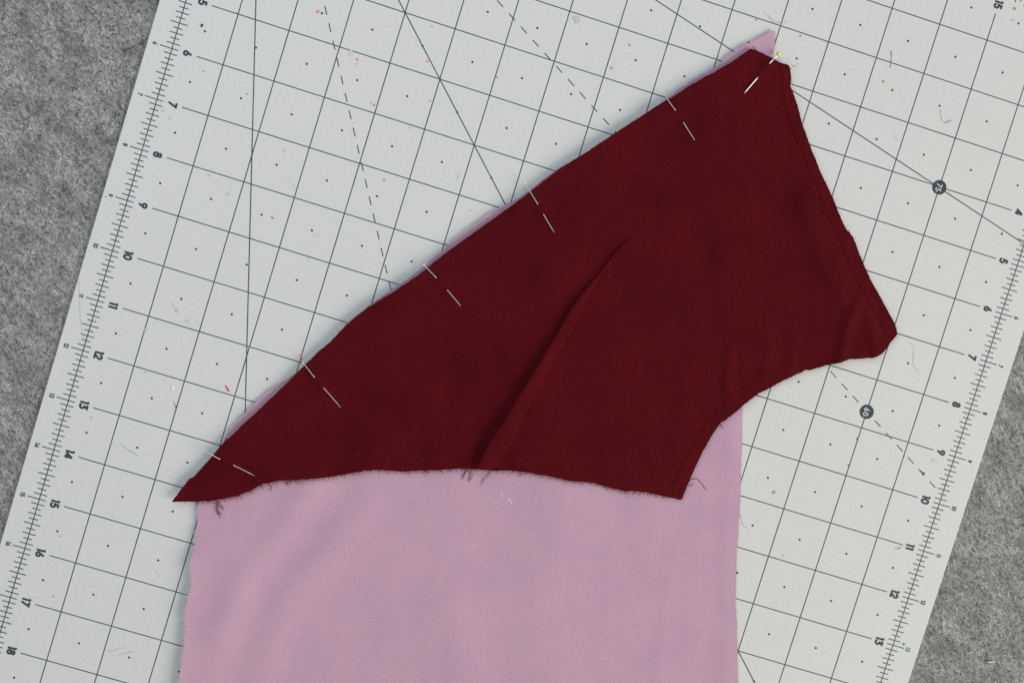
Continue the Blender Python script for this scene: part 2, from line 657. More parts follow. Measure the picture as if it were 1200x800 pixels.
for u in range(1, 23):
    numeral(str(u), u, 0.308, 0.168, 0.235, m_inkbold, Z6, 'printed_number', mat_root)
    numeral(str(u), u, 16.705, 0.168, 0.235, m_inkbold, Z6, 'printed_number', mat_root)
    numeral(str(u), u, -0.325, 0.09, 0.20, m_inkbold, Z6, 'small_printed_number', mat_root)
    numeral(str(u), u, 17.322, 0.09, 0.20, m_greenink if u == 13 else m_inkbold, Z6, 'small_printed_number', mat_root)
for v in range(1, 17):
    for uu in (0.28, 22.72):
        numeral(str(v), uu, v, 0.168, 0.235, m_inkbold, Z6, 'printed_number', mat_root)
    for uu in (-0.325, 23.325):
        numeral(str(v), uu, v, 0.09, 0.20, m_inkbold, Z6, 'small_printed_number', mat_root)
for (u, v, t) in ((4.012, 15.0, '75'), (8.665, 15.0, '60')):
    b = MB()
    b.disc(M(u, v), 0.143 * IN, Z6 - 0.000005, 36)
    bd = b.build('angle_badge', m_inkbold, mat_root)
    numeral(t, u + 0.005, v - 0.01, 0.122, 0.15, m_white, Z6 + 0.00002, 'badge_number', bd, gap=0.16)
    b = MB()
    c0 = M(u + 0.105, v - 0.035)
    b.ribbon([(c0[0] + 0.00022 * math.cos(a * math.pi / 5), c0[1] + 0.00022 * math.sin(a * math.pi / 5)) for a in range(10)], 0.00012, Z6 + 0.00003, True)
    b.build('degree_sign', m_scratch, bd)


def blot(b, px, py, r, z, sq=1.0, ang=0.0, n=11, rough=0.3):
    c = P(px, py)
    s = r * 0.00042
    pts = []
    for k in range(n):
        a = 2 * math.pi * k / n
        q = s * (1 + random.uniform(-rough, rough))
        x, y = q * math.cos(a), q * math.sin(a) * sq
        pts.append((c[0] + x * math.cos(ang) - y * math.sin(ang), c[1] + x * math.sin(ang) + y * math.cos(ang), z))
    b.poly(pts)


b = MB()
for (x, y, r) in ((372.5, 13.8, 1.6), (418.7, 70, 1.4), (500.8, 72.3, 1.3), (506, 31.5, 0.9), (352.7, 416.5, 1.7), (353.8, 420, 1.2), (333, 176.3, 0.9), (289.5, 204, 0.0)):
    if r: blot(b, x, y, r, Z7)
tag(b.build('red_ink_spots', m_redspot, mat_root), kind='stuff')
b = MB()
for (x, y, r, sq) in ((411, 63, 2.2, 2.0), (418.7, 76, 1.2, 1.8), (361.5, 304, 1.2, 1), (537.5, 206, 1.2, 4), (918, 651, 1.3, 1.6), (1094.8, 540, 4.5, .4), (372, 276, 3.5, .25)):
    blot(b, x, y, r, Z7, sq)
tag(b.build('faded_pink_smears', m_pinkspot, mat_root), kind='stuff')
b = MB()
for (x, y, r) in ((716.5, 80, 1.5), (438.5, 123.5, 1.3), (435, 120.8, 1.0), (907, 576.5, 2.0), (885.5, 16, 0.0), (1186.5, 24, 0.9), (1189, 10.5, 1.7), (582.5, 91, 1.0),
                  (319, 254.7, 1.1), (320.5, 255.8, .9), (450.2, 210.6, 1.3), (504, 118.5, 0.9), (886.5, 23.5, 1.1), (738, 53, 1.2), (480.2, 150, .8), (170.6, 436, 0.9), (1034.5, 95.5, 1.1), (1081, 530, .0)):
    if r: blot(b, x, y, r, Z7)
tag(b.build('brown_specks', m_brown, mat_root), kind='stuff')
b = MB()
for (x, y, r, sq) in ((676, 23.5, 4.0, 1.0), (672, 21, 1.6, 1), (245, 205.5, 1.6, 1), (267, 227.5, 2.2, .5), (207, 364, 2.6, 1.3), (219, 376, 2.0, .6), (171, 386, 1.6, 1.4), (107, 489.5, 1.6, 1),
                      (1052, 642, 4, .35), (551, 247, 1.2, 1), (203, 356, 1, 2.2), (191, 130, 1.2, 1), (199, 139, 1.0, 1.6), (1036, 96, 1.6, 1), (907, 392, 0, 1)):
    if r: blot(b, x, y, r, Z7, sq, 0.6)
tag(b.build('tan_stains', m_tan, mat_root), kind='stuff')
b = MB()
for (x, y, r) in ((238.5, 84, 0.9), (1059, 754.3, 1.5), (938, 42.5, 1.0)):
    blot(b, x, y, r, Z7)
tag(b.build('green_specks', m_greenink, mat_root), kind='stuff')
b = MB()
for (x, y, r) in ((240.3, 36.8, 0.9), (237, 29.5, 1.5), (236, 31, 1.1), (289.6, 110.7, 0.7), (124.2, 230.5, 0.8), (1004.2, 513.9, 1.0), (994.2, 545, 0.8), (863.5, 670.3, 1.0), (62.6, 698.3, .7), (70.5, 628, .7),
                  (202.5, 200, 0)):
    if r: blot(b, x, y, r, Z7)
tag(b.build('dark_ink_specks', m_inkbold, mat_root), kind='stuff')
b = MB()
for pts in ([(126, 763), (148, 758), (158, 762)][:2], [(139, 767), (157, 762.5)], [(92.5, 327), (94, 370)], [(94, 370), (98, 398)], [(544, 286), (575, 313)], [(335, 208), (346, 219)],
            [(1047, 158), (1052, 166)], [(183, 668), (187, 676)], [(1051, 644), (1062, 637)], [(204, 470), (206.5, 482)]):
    q = [P(*p) for p in pts]
    b.line(q[0], q[1], 0.00022, Z7)
tag(b.build('knife_scratches', m_scratch, mat_root), kind='stuff')

# ------------------------------------------------------------------ outlines of the two pieces of cloth
RED_UP = [(202.4, 586.8), (212.5, 572.8), (223, 559.6), (227.4, 558.4), (237, 547.4), (252.8, 529.9), (259, 522), (266.8, 513.3), (269.4, 512.4), (282.5, 499.3), (303.5, 480), (325, 459.5),
          (346.9, 437.8), (361, 423.8), (376, 409.4), (387.5, 400), (408.8, 378), (430, 361), (460, 342.5), (490, 322.5), (517.5, 300), (550, 276.5), (580, 255), (593.8, 245), (620, 226), (635, 213.8),
          (652.5, 200), (685, 180), (715, 160), (740, 143.8), (760, 131), (775, 121), (785, 115.5), (788, 114), (807.5, 101), (825, 91), (836.5, 85.5), (840, 83), (864.4, 68.8), (865.6, 66.9), (878.8, 58)]
RED_TOP = [(885, 59.4), (906, 69.4), (913.8, 74.4), (922.5, 76), (924.8, 77.2)]
RED_RIGHT = [(926.5, 86), (927, 95), (926, 100.6), (929, 107.5), (934.5, 124), (940, 145), (950, 172), (961, 200), (975, 230), (986, 257.5), (992.5, 270), (996, 272), (1001, 281), (1012.5, 310),
             (1020, 327.5), (1032.5, 350), (1047.5, 377.5), (1051.8, 391)]
RED_ARM = [(1042, 403), (1036, 412), (1030.6, 415.5), (1022.8, 419), (1000, 420.8), (996.5, 420.4), (978, 426), (971, 427), (947.5, 434), (945, 433), (918.8, 445), (900, 455.3), (888.8, 460.5), (870, 475),
           (852.5, 490), (847.5, 493), (843.8, 495), (832.5, 512.5), (822.5, 530), (807.5, 562.5), (798.5, 585.3)]
RED_BOT = [(783.8, 582.5), (771.5, 579.5), (757.5, 576.4), (740, 575), (732.5, 575), (715, 571), (695, 565), (667.5, 563), (640, 556.5), (632.5, 555.5), (619, 553), (600, 551), (584.5, 550.8), (556, 548.8), (541, 548.8),
           (515.5, 550), (490, 551.3), (470, 552), (440, 550), (425, 551), (400, 556), (382.5, 558.8), (350, 561.5), (324.5, 563), (307, 567), (293, 574.5), (279, 580), (265, 583), (247.5, 586.4), (230, 587)]
PINK_LEFT = [(210.8, 800), (212, 788), (214.5, 773), (216.8, 758), (218.3, 740), (219.6, 727.5), (217.1, 725), (217.2, 722), (219, 710), (222.8, 695), (226, 680), (225.5, 671), (223.7, 663.5), (224.8, 656), (227.8, 644),
             (230, 627.5), (232, 609.5), (231.5, 597.5), (233, 588.5)]
PINK_UP = [(238, 572), (250, 548), (264.5, 513.5), (270.3, 504), (282.5, 490), (293, 480), (300, 472.5), (315, 458.8), (332.5, 447.5), (346, 438.6), (362, 427), (388, 402), (408.5, 378.5), (437.5, 355.5), (460, 339.8), (475, 330),
           (497.5, 313.3), (512.5, 300), (525, 289.5), (540, 277), (560, 262), (572.5, 252.3), (585, 245.2), (597.5, 239), (610, 232), (622.5, 223), (635, 212.7), (652, 200.5), (686, 180.5), (740, 145), (776, 122), (787, 113),
           (796, 105.4), (806, 99), (822.5, 89.3), (840, 78.5), (847.5, 71.9), (861, 61.3), (871, 55), (885, 48.8), (893.8, 42.5), (905, 36), (908, 35.6)]
PINK_UP = PINK_UP[:2] + [(a - 0.8, c - 1.0) for a, c in PINK_UP[2:-3]] + PINK_UP[-3:]
PINK_RIGHT = [(908.5, 45), (907.5, 55), (906, 66), (904, 80), (892, 200), (876, 400), (870.6, 475.8), (870, 495), (870, 517.8), (868.9, 547.5), (867.9, 579), (867, 600), (865, 630), (863.2, 650), (862.5, 687.5), (862, 707.5), (863.6, 730),
              (864.5, 762.5), (865, 800)]
PINK_HID = [(867, 860), (866, 960), (700, 962), (450, 958), (192, 960), (200, 880)]

FOLD = [(739.8, 279.5), (731, 285), (722, 294), (710, 310), (699.5, 323), (685.5, 339.6), (668, 363), (648, 398), (631, 426), (618, 447), (608, 462), (594, 486), (574, 516), (558, 547.5)]
DSTITCH = [(724, 293), (717, 303.5), (709.5, 317), (699.5, 336), (684.6, 360), (673, 379), (663, 398), (657, 408), (644, 433), (632, 456), (620, 480), (608, 506), (593, 534), (587, 546)]
RSTITCH = [(909, 79), (911.5, 95), (914.5, 117), (922, 150), (935, 180), (946, 206), (954, 222), (962, 247), (972, 266), (984, 290), (992, 314), (1005, 340), (1015, 359), (1027, 380), (1033, 391)]
ASTITCH = [(1033, 394), (1017.5, 397), (1000, 401), (979, 407), (963, 412), (946, 417), (930, 423), (915, 429), (900, 434), (885, 442), (870, 449), (861, 454), (847.5, 468), (835, 481), (822.5, 497.5), (812.5, 512.5), (806, 524), (797.5, 541),
           (790, 557.5), (782.5, 573)]

# pins: head, where it dives, where it comes up, tip
PINS = [((240.9, 525.9), (258.9, 535.7), (276.5, 543.6), (299.7, 555.6)),
        ((356.9, 424.8), (368.8, 440), (381.2, 454.6), (399.8, 475.9)),
        ((497.3, 311), (510.6, 324.4), (525.3, 340.9), (540, 358.5)),
        ((614.8, 216.5), (629, 239), (636.8, 252.8), (648.8, 272.8)),
        ((776.3, 112.5), (788.8, 130), (799.8, 146), (812.5, 165.4)),
        ((910.0, 65.3), (900, 75.6), (885.0, 93.4), (870, 111))]

# ------------------------------------------------------------------ relief of the cloth
_w = [(RNG.uniform(0, 2 * math.pi), RNG.uniform(0, 2 * math.pi), 2 * math.pi / RNG.uniform(0.045, 0.13)) for _ in range(9)]
_w2 = [(RNG.uniform(0, 2 * math.pi), RNG.uniform(0, 2 * math.pi), 2 * math.pi / RNG.uniform(0.02, 0.05)) for _ in range(8)]


def waves(xy, ws):
    x, y = xy[:, 0], xy[:, 1]
    s = 0
    for a, ph, k in ws:
        s = s + np.sin((x * math.cos(a) + y * math.sin(a)) * k + ph) / (k / 60)
    return s / len(ws)


def ridge(xy, pts, width, height):
    d = seg_dist(xy, [P(*p)[:2] for p in pts])
    return height * np.exp(-(d / width) ** 2)


W_UPLEFT = [P(*p)[:2] for p in PINK_UP[2:]]
W_LEFT = [P(*p)[:2] for p in ([(200, 880)] + PINK_LEFT[:14])]
RIGHT_LINE = [P(*p)[:2] for p in ((905, 66), (892, 200), (876, 400), (870, 480))]


def pink_h(xy):
    xy = np.atleast_2d(xy)[:, :2]
    h = 0.0007 * np.maximum(waves(xy, _w) + 0.35, 0) + 0.00022 * waves(xy, _w2)
    d = seg_dist(xy, W_LEFT)
    h = h + 0.0030 * np.exp(-(d / 0.017))
    d = seg_dist(xy, W_UPLEFT)
    h = h + 0.0007 * np.exp(-(d / 0.010))
    h = h + ridge(xy, [(270, 640), (262, 700), (250, 800), (240, 900)], 0.012, 0.0008)
    h = h + ridge(xy, [(368, 560), (335, 618), (290, 672), (262, 740)], 0.0085, 0.0015)
    h = h + ridge(xy, [(428, 590), (385, 645), (335, 700), (305, 790)], 0.010, 0.0012)
    h = h + ridge(xy, [(655, 585), (650, 690), (640, 860)], 0.016, 0.0007)
    h = h + ridge(xy, [(790, 650), (779, 715), (770, 800), (765, 900)], 0.0030, 0.00022)
    h = h + ridge(xy, [(858, 480), (850, 640), (852, 900)], 0.004, 0.0003)
    h = h + ridge(xy, [(520, 640), (530, 720), (560, 900)], 0.014, 0.0006)
    h = h + ridge(xy, [(548, 598), (640, 604)], 0.0015, 0.00006)
    return np.maximum(h, 0) + MAT_Z + 0.00045


PROFILE = [(R_[0], R_[1]) for R_ in []]


def red_h(xy):
    xy = np.atleast_2d(xy)[:, :2]
    h = pink_h(xy) + 0.00055
    # right of the hidden pink edge the piece lies straight on the mat
    x, y = xy[:, 0], xy[:, 1]
    c = xy - np.array(CAM[:2])
    a, b_ = np.array(RIGHT_LINE[0]), np.array(RIGHT_LINE[-1])
    t = b_ - a
    nrm = np.array([-t[1], t[0]]) / np.linalg.norm(t)
    ref = np.array(P(1000, 300)[:2])
    if (ref - a) @ nrm < 0: nrm = -nrm
    sd = (xy - a) @ nrm
    k = np.clip((sd - 0.001) / 0.012, 0, 1)
    k = k * k * (3 - 2 * k)
    h = h - 0.0004 * k
    # own undulation and creases
    h = h + 0.0006 * (waves(xy + 0.37, _w) + 1.0) + 0.0003 * (waves(xy + 0.11, _w2) + 1)
    for pts, w_, hh in (([(1003, 352), (990, 385), (982, 424)], 0.0035, 0.0015), ([(1012, 362), (1022, 395), (1024, 417)], 0.003, 0.0009), ([(940, 236), (960, 300), (985, 345)], 0.005, 0.0012),
                        ([(856, 405), (850, 440), (852, 462)], 0.0025, 0.0008), ([(900, 400), (893, 440)], 0.003, 0.0007), ([(930, 395), (925, 436)], 0.003, 0.0006), ([(506, 450), (512, 552)], 0.007, 0.0011), ([(430, 440), (425, 550)], 0.009, 0.0007), ([(700, 190), (690, 260), (640, 330)], 0.012, 0.0009), ([(560, 250), (640, 215)], 0.006, 0.0),
                        ([(735, 250), (870, 235)], 0.008, 0.0009), ([(640, 500), (720, 540)], 0.01, 0.0008), ([(766, 130), (782, 138)], 0.0035, 0.0012), ([(612, 240), (600, 256)], 0.004, 0.0008), ([(488, 318), (474, 334)], 0.004, 0.0006)):
        h = h + ridge(xy, pts, w_, hh)
    # the sewn lines pull the cloth in a little
    for pts in (RSTITCH, ASTITCH):
        h = h + 0.00022 - ridge(xy, pts, 0.0013, 0.00035) + ridge(xy, [(a + 4, c - 1) for a, c in pts], 0.0014, 0.00025)
    # ridges where a pin passes below
    for (hd, a1, a2, tp) in PINS:
        d = seg_dist(xy, [P(*a1)[:2], P(*a2)[:2]])
        h = h + 0.00085 * np.exp(-(d / 0.0022) ** 2)
    # dart: rises gently towards the fold from the right
    fl = [P(*p)[:2] for p in FOLD]
    d = seg_dist(xy, fl)
    A = np.array(fl)
    i = np.argmin(((xy[:, None, :] - A[None]) ** 2).sum(-1), axis=1)
    i = np.clip(i, 0, len(A) - 2)
    tt = A[i + 1] - A[i]
    side = tt[:, 0] * (xy[:, 1] - A[i][:, 1]) - tt[:, 1] * (xy[:, 0] - A[i][:, 0])
    refp = np.array(P(760, 420)[:2])
    sref = (A[6] - A[5])[0] * (refp[1] - A[5][1]) - (A[6] - A[5])[1] * (refp[0] - A[5][0])
    right = (side * sref) > 0
    tip = np.array(P(739.8, 279.5)[:2])
    along = np.clip(np.linalg.norm(xy - tip, axis=1) / 0.10, 0, 1)
    amp = 0.0005 + 0.0006 * along
    h = h + np.where(right, amp * np.exp(-(d / 0.016)), amp * np.exp(-(d / 0.0016)) * 1.0)
    return h


def cloth(name, outline_px, step, jit, hfun, mat, thick, parent, height):
    pts = [P(p[0], p[1], MAT_Z + height)[:2] for p in outline_px]
    pts = pts + [pts[0]]
    ol = resample(pts, 0.0011)[:-1]
    ol = ol + RNG.normal(0, jit, ol.shape)
    lo, hi = ol.min(0), ol.max(0)
    gx = []
    row = 0
    y = lo[1]
    while y < hi[1]:
        x = lo[0] + (step / 2 if row % 2 else 0)
        while x < hi[0]:
            gx.append((x, y))
            x += step
        y += step * 0.866
        row += 1
    gx = np.array(gx)
    gx = gx[inside(gx, ol)]
    gx = gx[seg_dist(gx, ol, True) > step * 0.45]
    gx = gx + RNG.normal(0, step * 0.04, gx.shape)
    co = [Vector(p) for p in ol] + [Vector(p) for p in gx]
    nO = len(ol)
    vv, ee, ff, _, _, _ = delaunay_2d_cdt(co, [(i, (i + 1) % nO) for i in range(nO)], [list(range(nO))], 1, 1e-7)
    V2 = np.array([(p.x, p.y) for p in vv])
    z = hfun(V2)
    V = np.c_[V2, z]
    n = len(V)
    # make all triangles face up
    F = []
    for f in ff:
        a, b_, c = f[:3]
        cr = (V2[b_][0] - V2[a][0]) * (V2[c][1] - V2[a][1]) - (V2[b_][1] - V2[a][1]) * (V2[c][0] - V2[a][0])
        F.append((a, b_, c) if cr > 0 else (a, c, b_))
    # underside and rim
    cnt = {}
    for f in F:
        for i in range(3):
            e_ = (f[i], f[(i + 1) % 3])
            cnt[e_] = cnt.get(e_, 0) + 1
    rim = [e_ for e_ in cnt if (e_[1], e_[0]) not in cnt]
    Vb = V.copy()
    Vb[:, 2] -= thick
    allV = np.vstack([V, Vb])
    F2 = F + [(f[2] + n, f[1] + n, f[0] + n) for f in F] + [(e_[1], e_[0], e_[0] + n, e_[1] + n) for e_ in rim]
    o = obj(name, allV, F2, mat, parent, False)
    sm = [True] * (2 * len(F)) + [False] * len(rim)
    o.data.polygons.foreach_set('use_smooth', sm)
    # keep the rim crisp
    es = {tuple(sorted(e_)) for e_ in rim}
    es |= {tuple(sorted((a + n, b_ + n))) for a, b_ in rim}
    sharp = [tuple(sorted(e_.vertices)) in es for e_ in o.data.edges]
    at = o.data.attributes.new('sharp_edge', 'BOOLEAN', 'EDGE')
    at.data.foreach_set('value', sharp)
    return o, ol


pink_root = empty('fabric_panel', P(545, 690, MAT_Z))
tag(pink_root, 'mauve pink cotton fabric panel lying on the mat under the dark red piece', 'fabric')
cloth('panel_cloth', PINK_LEFT + PINK_UP + PINK_RIGHT + PINK_HID, 0.0022, 0.00010, pink_h, m_pink, 0.00025, pink_root, 0.0010)

red_root = empty('bodice_piece', P(640, 400, MAT_Z))
tag(red_root, 'dark wine red cut bodice piece with sewn dart pinned over the pink panel', 'fabric')
cloth('bodice_cloth', RED_UP + RED_TOP + RED_RIGHT + RED_ARM + RED_BOT, 0.0012, 0.00009, red_h, m_red, 0.00028, red_root, 0.0019)


def H(fun, x, y):
    return float(fun(np.array([[x, y]]))[0])


def on(fun, px, py, up):
    x, y, _ = P(px, py)
    return (x, y, H(fun, x, y) + up)


# dart flap: a doubled wedge of cloth lying to the left, raised at its fold
fo = resample([P(*p)[:2] for p in FOLD], 0.0012)
st = resample([P(*p)[:2] for p in ([(741, 279)] + DSTITCH)], 0.0012)
nF = len(fo)
st = np.c_[np.interp(np.linspace(0, 1, nF), np.linspace(0, 1, len(st)), st[:, 0]), np.interp(np.linspace(0, 1, nF), np.linspace(0, 1, len(st)), st[:, 1])]
b = MB()
prof_n = 12
rows = []
for i in range(nF):
    t = i / (nF - 1)
    lift = 0.0002 + 0.0027 * min(1, t * 1.5) + 0.00025 * math.sin(i * 0.21)
    row = []
    hs = H(red_h, st[i, 0], st[i, 1])
    hf = H(red_h, fo[i, 0], fo[i, 1])
    for k in range(prof_n + 1):           # top, from the seam out to the fold
        s_ = k / prof_n
        p = st[i] * (1 - s_) + fo[i] * s_
        z = hs * (1 - s_) + hf * s_ + 0.00002 + lift * (1 - (1 - s_) ** 1.6) * (1 - 0.15 * s_ ** 4)
        row.append((p[0], p[1], z))
    d = fo[i] - st[i]
    d = d / (np.linalg.norm(d) + 1e-9)
    zt = row[-1][2]
    for k in range(1, 6):                 # rolled edge
        a = math.pi * k / 6
        row.append((fo[i][0] + d[0] * 0.00032 * math.sin(a), fo[i][1] + d[1] * 0.00032 * math.sin(a), zt - 0.00032 + 0.00032 * math.cos(a)))
    zb = row[-1][2]
    for k in range(1, 6):                 # underside back to the seam
        s_ = k / 5
        p = fo[i] * (1 - s_) + st[i] * s_
        row.append((p[0], p[1], zb * (1 - s_) + (hs - 0.0002) * s_))
    rows.append(row)
m_ = len(rows[0])
for r_ in rows: b.v += r_
for i in range(nF - 1):
    for k in range(m_ - 1):
        a = i * m_ + k
        b.f.append((a, a + 1, a + m_ + 1, a + m_))
dart = b.build('dart_fold', m_red, red_root, True)
dart['label'] = 'raised sewn dart fold running diagonally down to the hem'


# stitching: short thread stitches along a path
def stitches(name, path, fun, parent, length=0.0017, gap=0.0008, r=0.00017, up=0.00008, mat=m_redthread, lab=None, wob=0.0):
    p = resample([P(*q)[:2] for q in smooth_path(path, 4)], 0.0003)
    b = MB()
    step = length + gap
    n = int(len(p) * 0.0003 / step)
    for k in range(n):
        i0 = int(k * step / 0.0003)
        i1 = min(len(p) - 1, int((k * step + length) / 0.0003))
        q = []
        o_ = random.uniform(-wob, wob)
        for j in range(5):
            t = j / 4
            x, y = p[int(i0 + (i1 - i0) * t)]
            q.append((x + o_, y + o_, H(fun, x, y) + up * math.sin(math.pi * (0.08 + 0.84 * t)) - 0.00003))
        b.tube(q, r, 5)
    o = b.build(name, mat, parent, True)
    tag(o, lab, kind='stuff')
    return o


stitches('stay_stitching', RSTITCH, red_h, red_root, lab='thin red stitching line along the right edge')
stitches('stay_stitching', ASTITCH, red_h, red_root, wob=0.0001, lab='thin red stitching line around the curved armhole')


def dart_top(xy):
    """height of the flap just beside its seam"""
    return red_h(xy) + 0.00030


stitches('dart_stitching', [(a + (-1.0 if i > 2 else 0), b_) for i, (a, b_) in enumerate(DSTITCH)], dart_top, red_root, r=0.00019, up=0.00024, wob=0.0001, lab='thin red stitching line beside the dart fold')

# frayed cut edges
def fray(name, path, fun, parent, mat, dens, lmin, lmax, r, outward, chance=1.0):
    p = resample([P(*q)[:2] for q in path], dens)
    b = MB()
    for i in range(1, len(p) - 1):
        if random.random() > chance: continue
        t = p[i + 1] - p[i - 1]
        t = t / np.linalg.norm(t)
        nrm = np.array([-t[1], t[0]]) * outward
        L = random.uniform(lmin, lmax) * (1 if random.random() < 0.85 else 1.8)
        a = random.gauss(0, 0.45)
        d = nrm * math.cos(a) + t * math.sin(a)
        x, y = p[i] - nrm * 0.0002 + t * random.uniform(-dens / 2, dens / 2)
        z0 = H(fun, x, y) - 0.00014
        bend = random.gauss(0, 0.5)
        q = []
        for k in range(4):
            s_ = k / 3
            dd = d + t * bend * s_
            q.append((x + dd[0] * L * s_, y + dd[1] * L * s_, z0 - 0.0001 * s_ + random.uniform(0, 0.0002) * s_))
        b.tube(q, [r, r, r * 0.8, r * 0.4], 4)
    o = b.build(name, mat, parent, True)
    tag(o, kind='stuff')
    return o


fray('frayed_edge', RED_BOT, red_h, red_root, m_redfray, 0.00040, 0.0004, 0.0017, 0.00008, 1, 0.9)
fray('frayed_edge', RED_UP + RED_TOP, red_h, red_root, m_redfray, 0.0008, 0.0002, 0.0005, 0.00005, 1, 0.5)
fray('frayed_edge', RED_RIGHT + RED_ARM, red_h, red_root, m_redfray, 0.0008, 0.0002, 0.0005, 0.00005, 1, 0.5)
fray('frayed_edge', PINK_LEFT, pink_h, pink_root, m_pinkfray, 0.0006, 0.0005, 0.0019, 0.00009, 1, 0.6)
fray('frayed_edge', PINK_RIGHT[10:], pink_h, pink_root, m_pinkfray2, 0.0009, 0.0002, 0.0006, 0.00006, 1, 0.5)


def thread(name, pts, fun, mat, parent=None, r=0.00011, up=0.00015, lab=None):
    """curved thread laid along a traced path on a surface"""
    q = smooth_path(pts, 6)
    b = MB()
    vs_ = []
    for k, (a, c) in enumerate(q):
        x, y, _ = P(a, c)
        z = (H(fun, x, y) if fun else MAT_Z) + up
        vs_.append((x, y, z + 0.0001 * math.sin(k * 0.8)))
    b.tube(vs_, [r] * (len(vs_) - 1) + [r * 0.5], 6)
    o = b.build(name, mat, parent, True, None if parent else vs_[0])
    if lab: o['label'] = lab
    return o


# loose threads still woven into the red piece
for pts in ([(256, 586), (257.5, 594), (258.5, 600), (259, 606.5)], [(257, 586), (254.5, 592), (256, 600), (262, 600.5)], [(259, 590), (262, 593), (263.5, 595)], [(256, 588), (255.5, 596), (257.8, 602)],
            [(258, 586), (260, 592), (262.5, 596.5)],
            [(311, 565), (316, 566), (318.5, 570), (316.5, 575)], [(306, 567), (308, 569), (307.8, 572)], [(333, 563), (337, 566), (338.5, 569)], [(341, 562), (341.5, 565), (339.5, 566.5)], [(280, 579), (284, 583)],
            [(292, 575), (297, 577)], [(547, 549), (544.5, 555), (541, 562)], [(549, 549), (550.5, 556), (548.5, 563)], [(551, 549), (553.5, 555), (552, 560), (549, 563)], [(546, 549), (545, 553), (541.5, 558)],
            [(514, 550), (517.5, 551.5), (519.5, 554)], [(497, 551), (500, 552), (502.5, 554)], [(575, 551), (572, 556), (567, 561), (563.5, 567.5)], [(610, 552), (611, 555), (608, 558)],
            [(842, 494), (844.5, 497), (846.5, 502)], [(878, 59), (881, 61)], [(882, 55.5), (884.5, 59)], [(690, 565), (693, 566.5)], [(527, 550), (530, 552)]):
    thread('loose_thread', pts, pink_h, m_redfray, red_root, r=0.00012, up=0.0006 if pts[0][0] < 265 else 0.0004)
thread('loose_thread', [(597, 544), (606, 545), (613, 549), (619, 553)], red_h, m_redthread, red_root, r=0.00013, up=0.00015, lab='bright red thread end by the dart at the hem')
thread('loose_thread', [(806, 564), (810, 561), (816, 560.5), (820, 564), (824, 569), (827.5, 573.5)], pink_h, m_redfray, red_root, r=0.00012, up=0.0002, lab='curled wine thread below the armhole on the pink panel')
thread('loose_thread', [(806, 568), (809, 568.5), (811.5, 566)], pink_h, m_redfray, red_root, r=0.00009, up=0.0002)
for pts in ([(898, 434), (901, 431), (899, 428)], [(846, 470), (849, 467), (850.5, 465)], [(699.5, 320.5), (702, 319.5), (705, 319)], [(925, 77), (930, 79), (934, 75.5)]):
    thread('loose_thread', pts, red_h, m_redthread, red_root, r=0.00008, up=0.0002)

# tiny bits of pale lint caught on the dark cloth
b = MB()
ol_ = [P(*p)[:2] for p in RED_UP + RED_TOP + RED_RIGHT + RED_ARM + RED_BOT]
cx_ = RNG.uniform(200, 1050, 900)
cy_ = RNG.uniform(50, 590, 900)
cc = np.array([P(a, c)[:2] for a, c in zip(cx_, cy_)])
cc = cc[inside(cc, ol_) & (seg_dist(cc, ol_, True) > 0.003)][:170]
hh = red_h(cc)
for (x, y), z in zip(cc, hh):
    a = random.uniform(0, math.pi)
    L_ = random.choice((0.00015, 0.0002, 0.0003, 0.0006))
    b.tube([(x, y, z + 0.00003), (x + L_ * math.cos(a), y + L_ * math.sin(a), z + 0.0001)], 0.00005, 4)
m_lint, _, _ = new_mat('dusty_rose_lint', (0.34, 0.13, 0.13), 0.9, 0.0)
tag(b.build('lint_specks', m_lint, red_root), kind='stuff')

# ------------------------------------------------------------------ pins
PLAB = ['silver straight pin nearest the pointed lower left tip',
        'silver straight pin whose head sits beside a grid line crossing',
        'silver straight pin just below the end of the dashed thirty degree line',
        'silver straight pin whose flat head touches the end of the forty five degree line',
        'silver straight pin beside the notch in the red edge, next to the yellow headed pin',
        'straight pin with a yellow ball head at the top corner of the red piece']


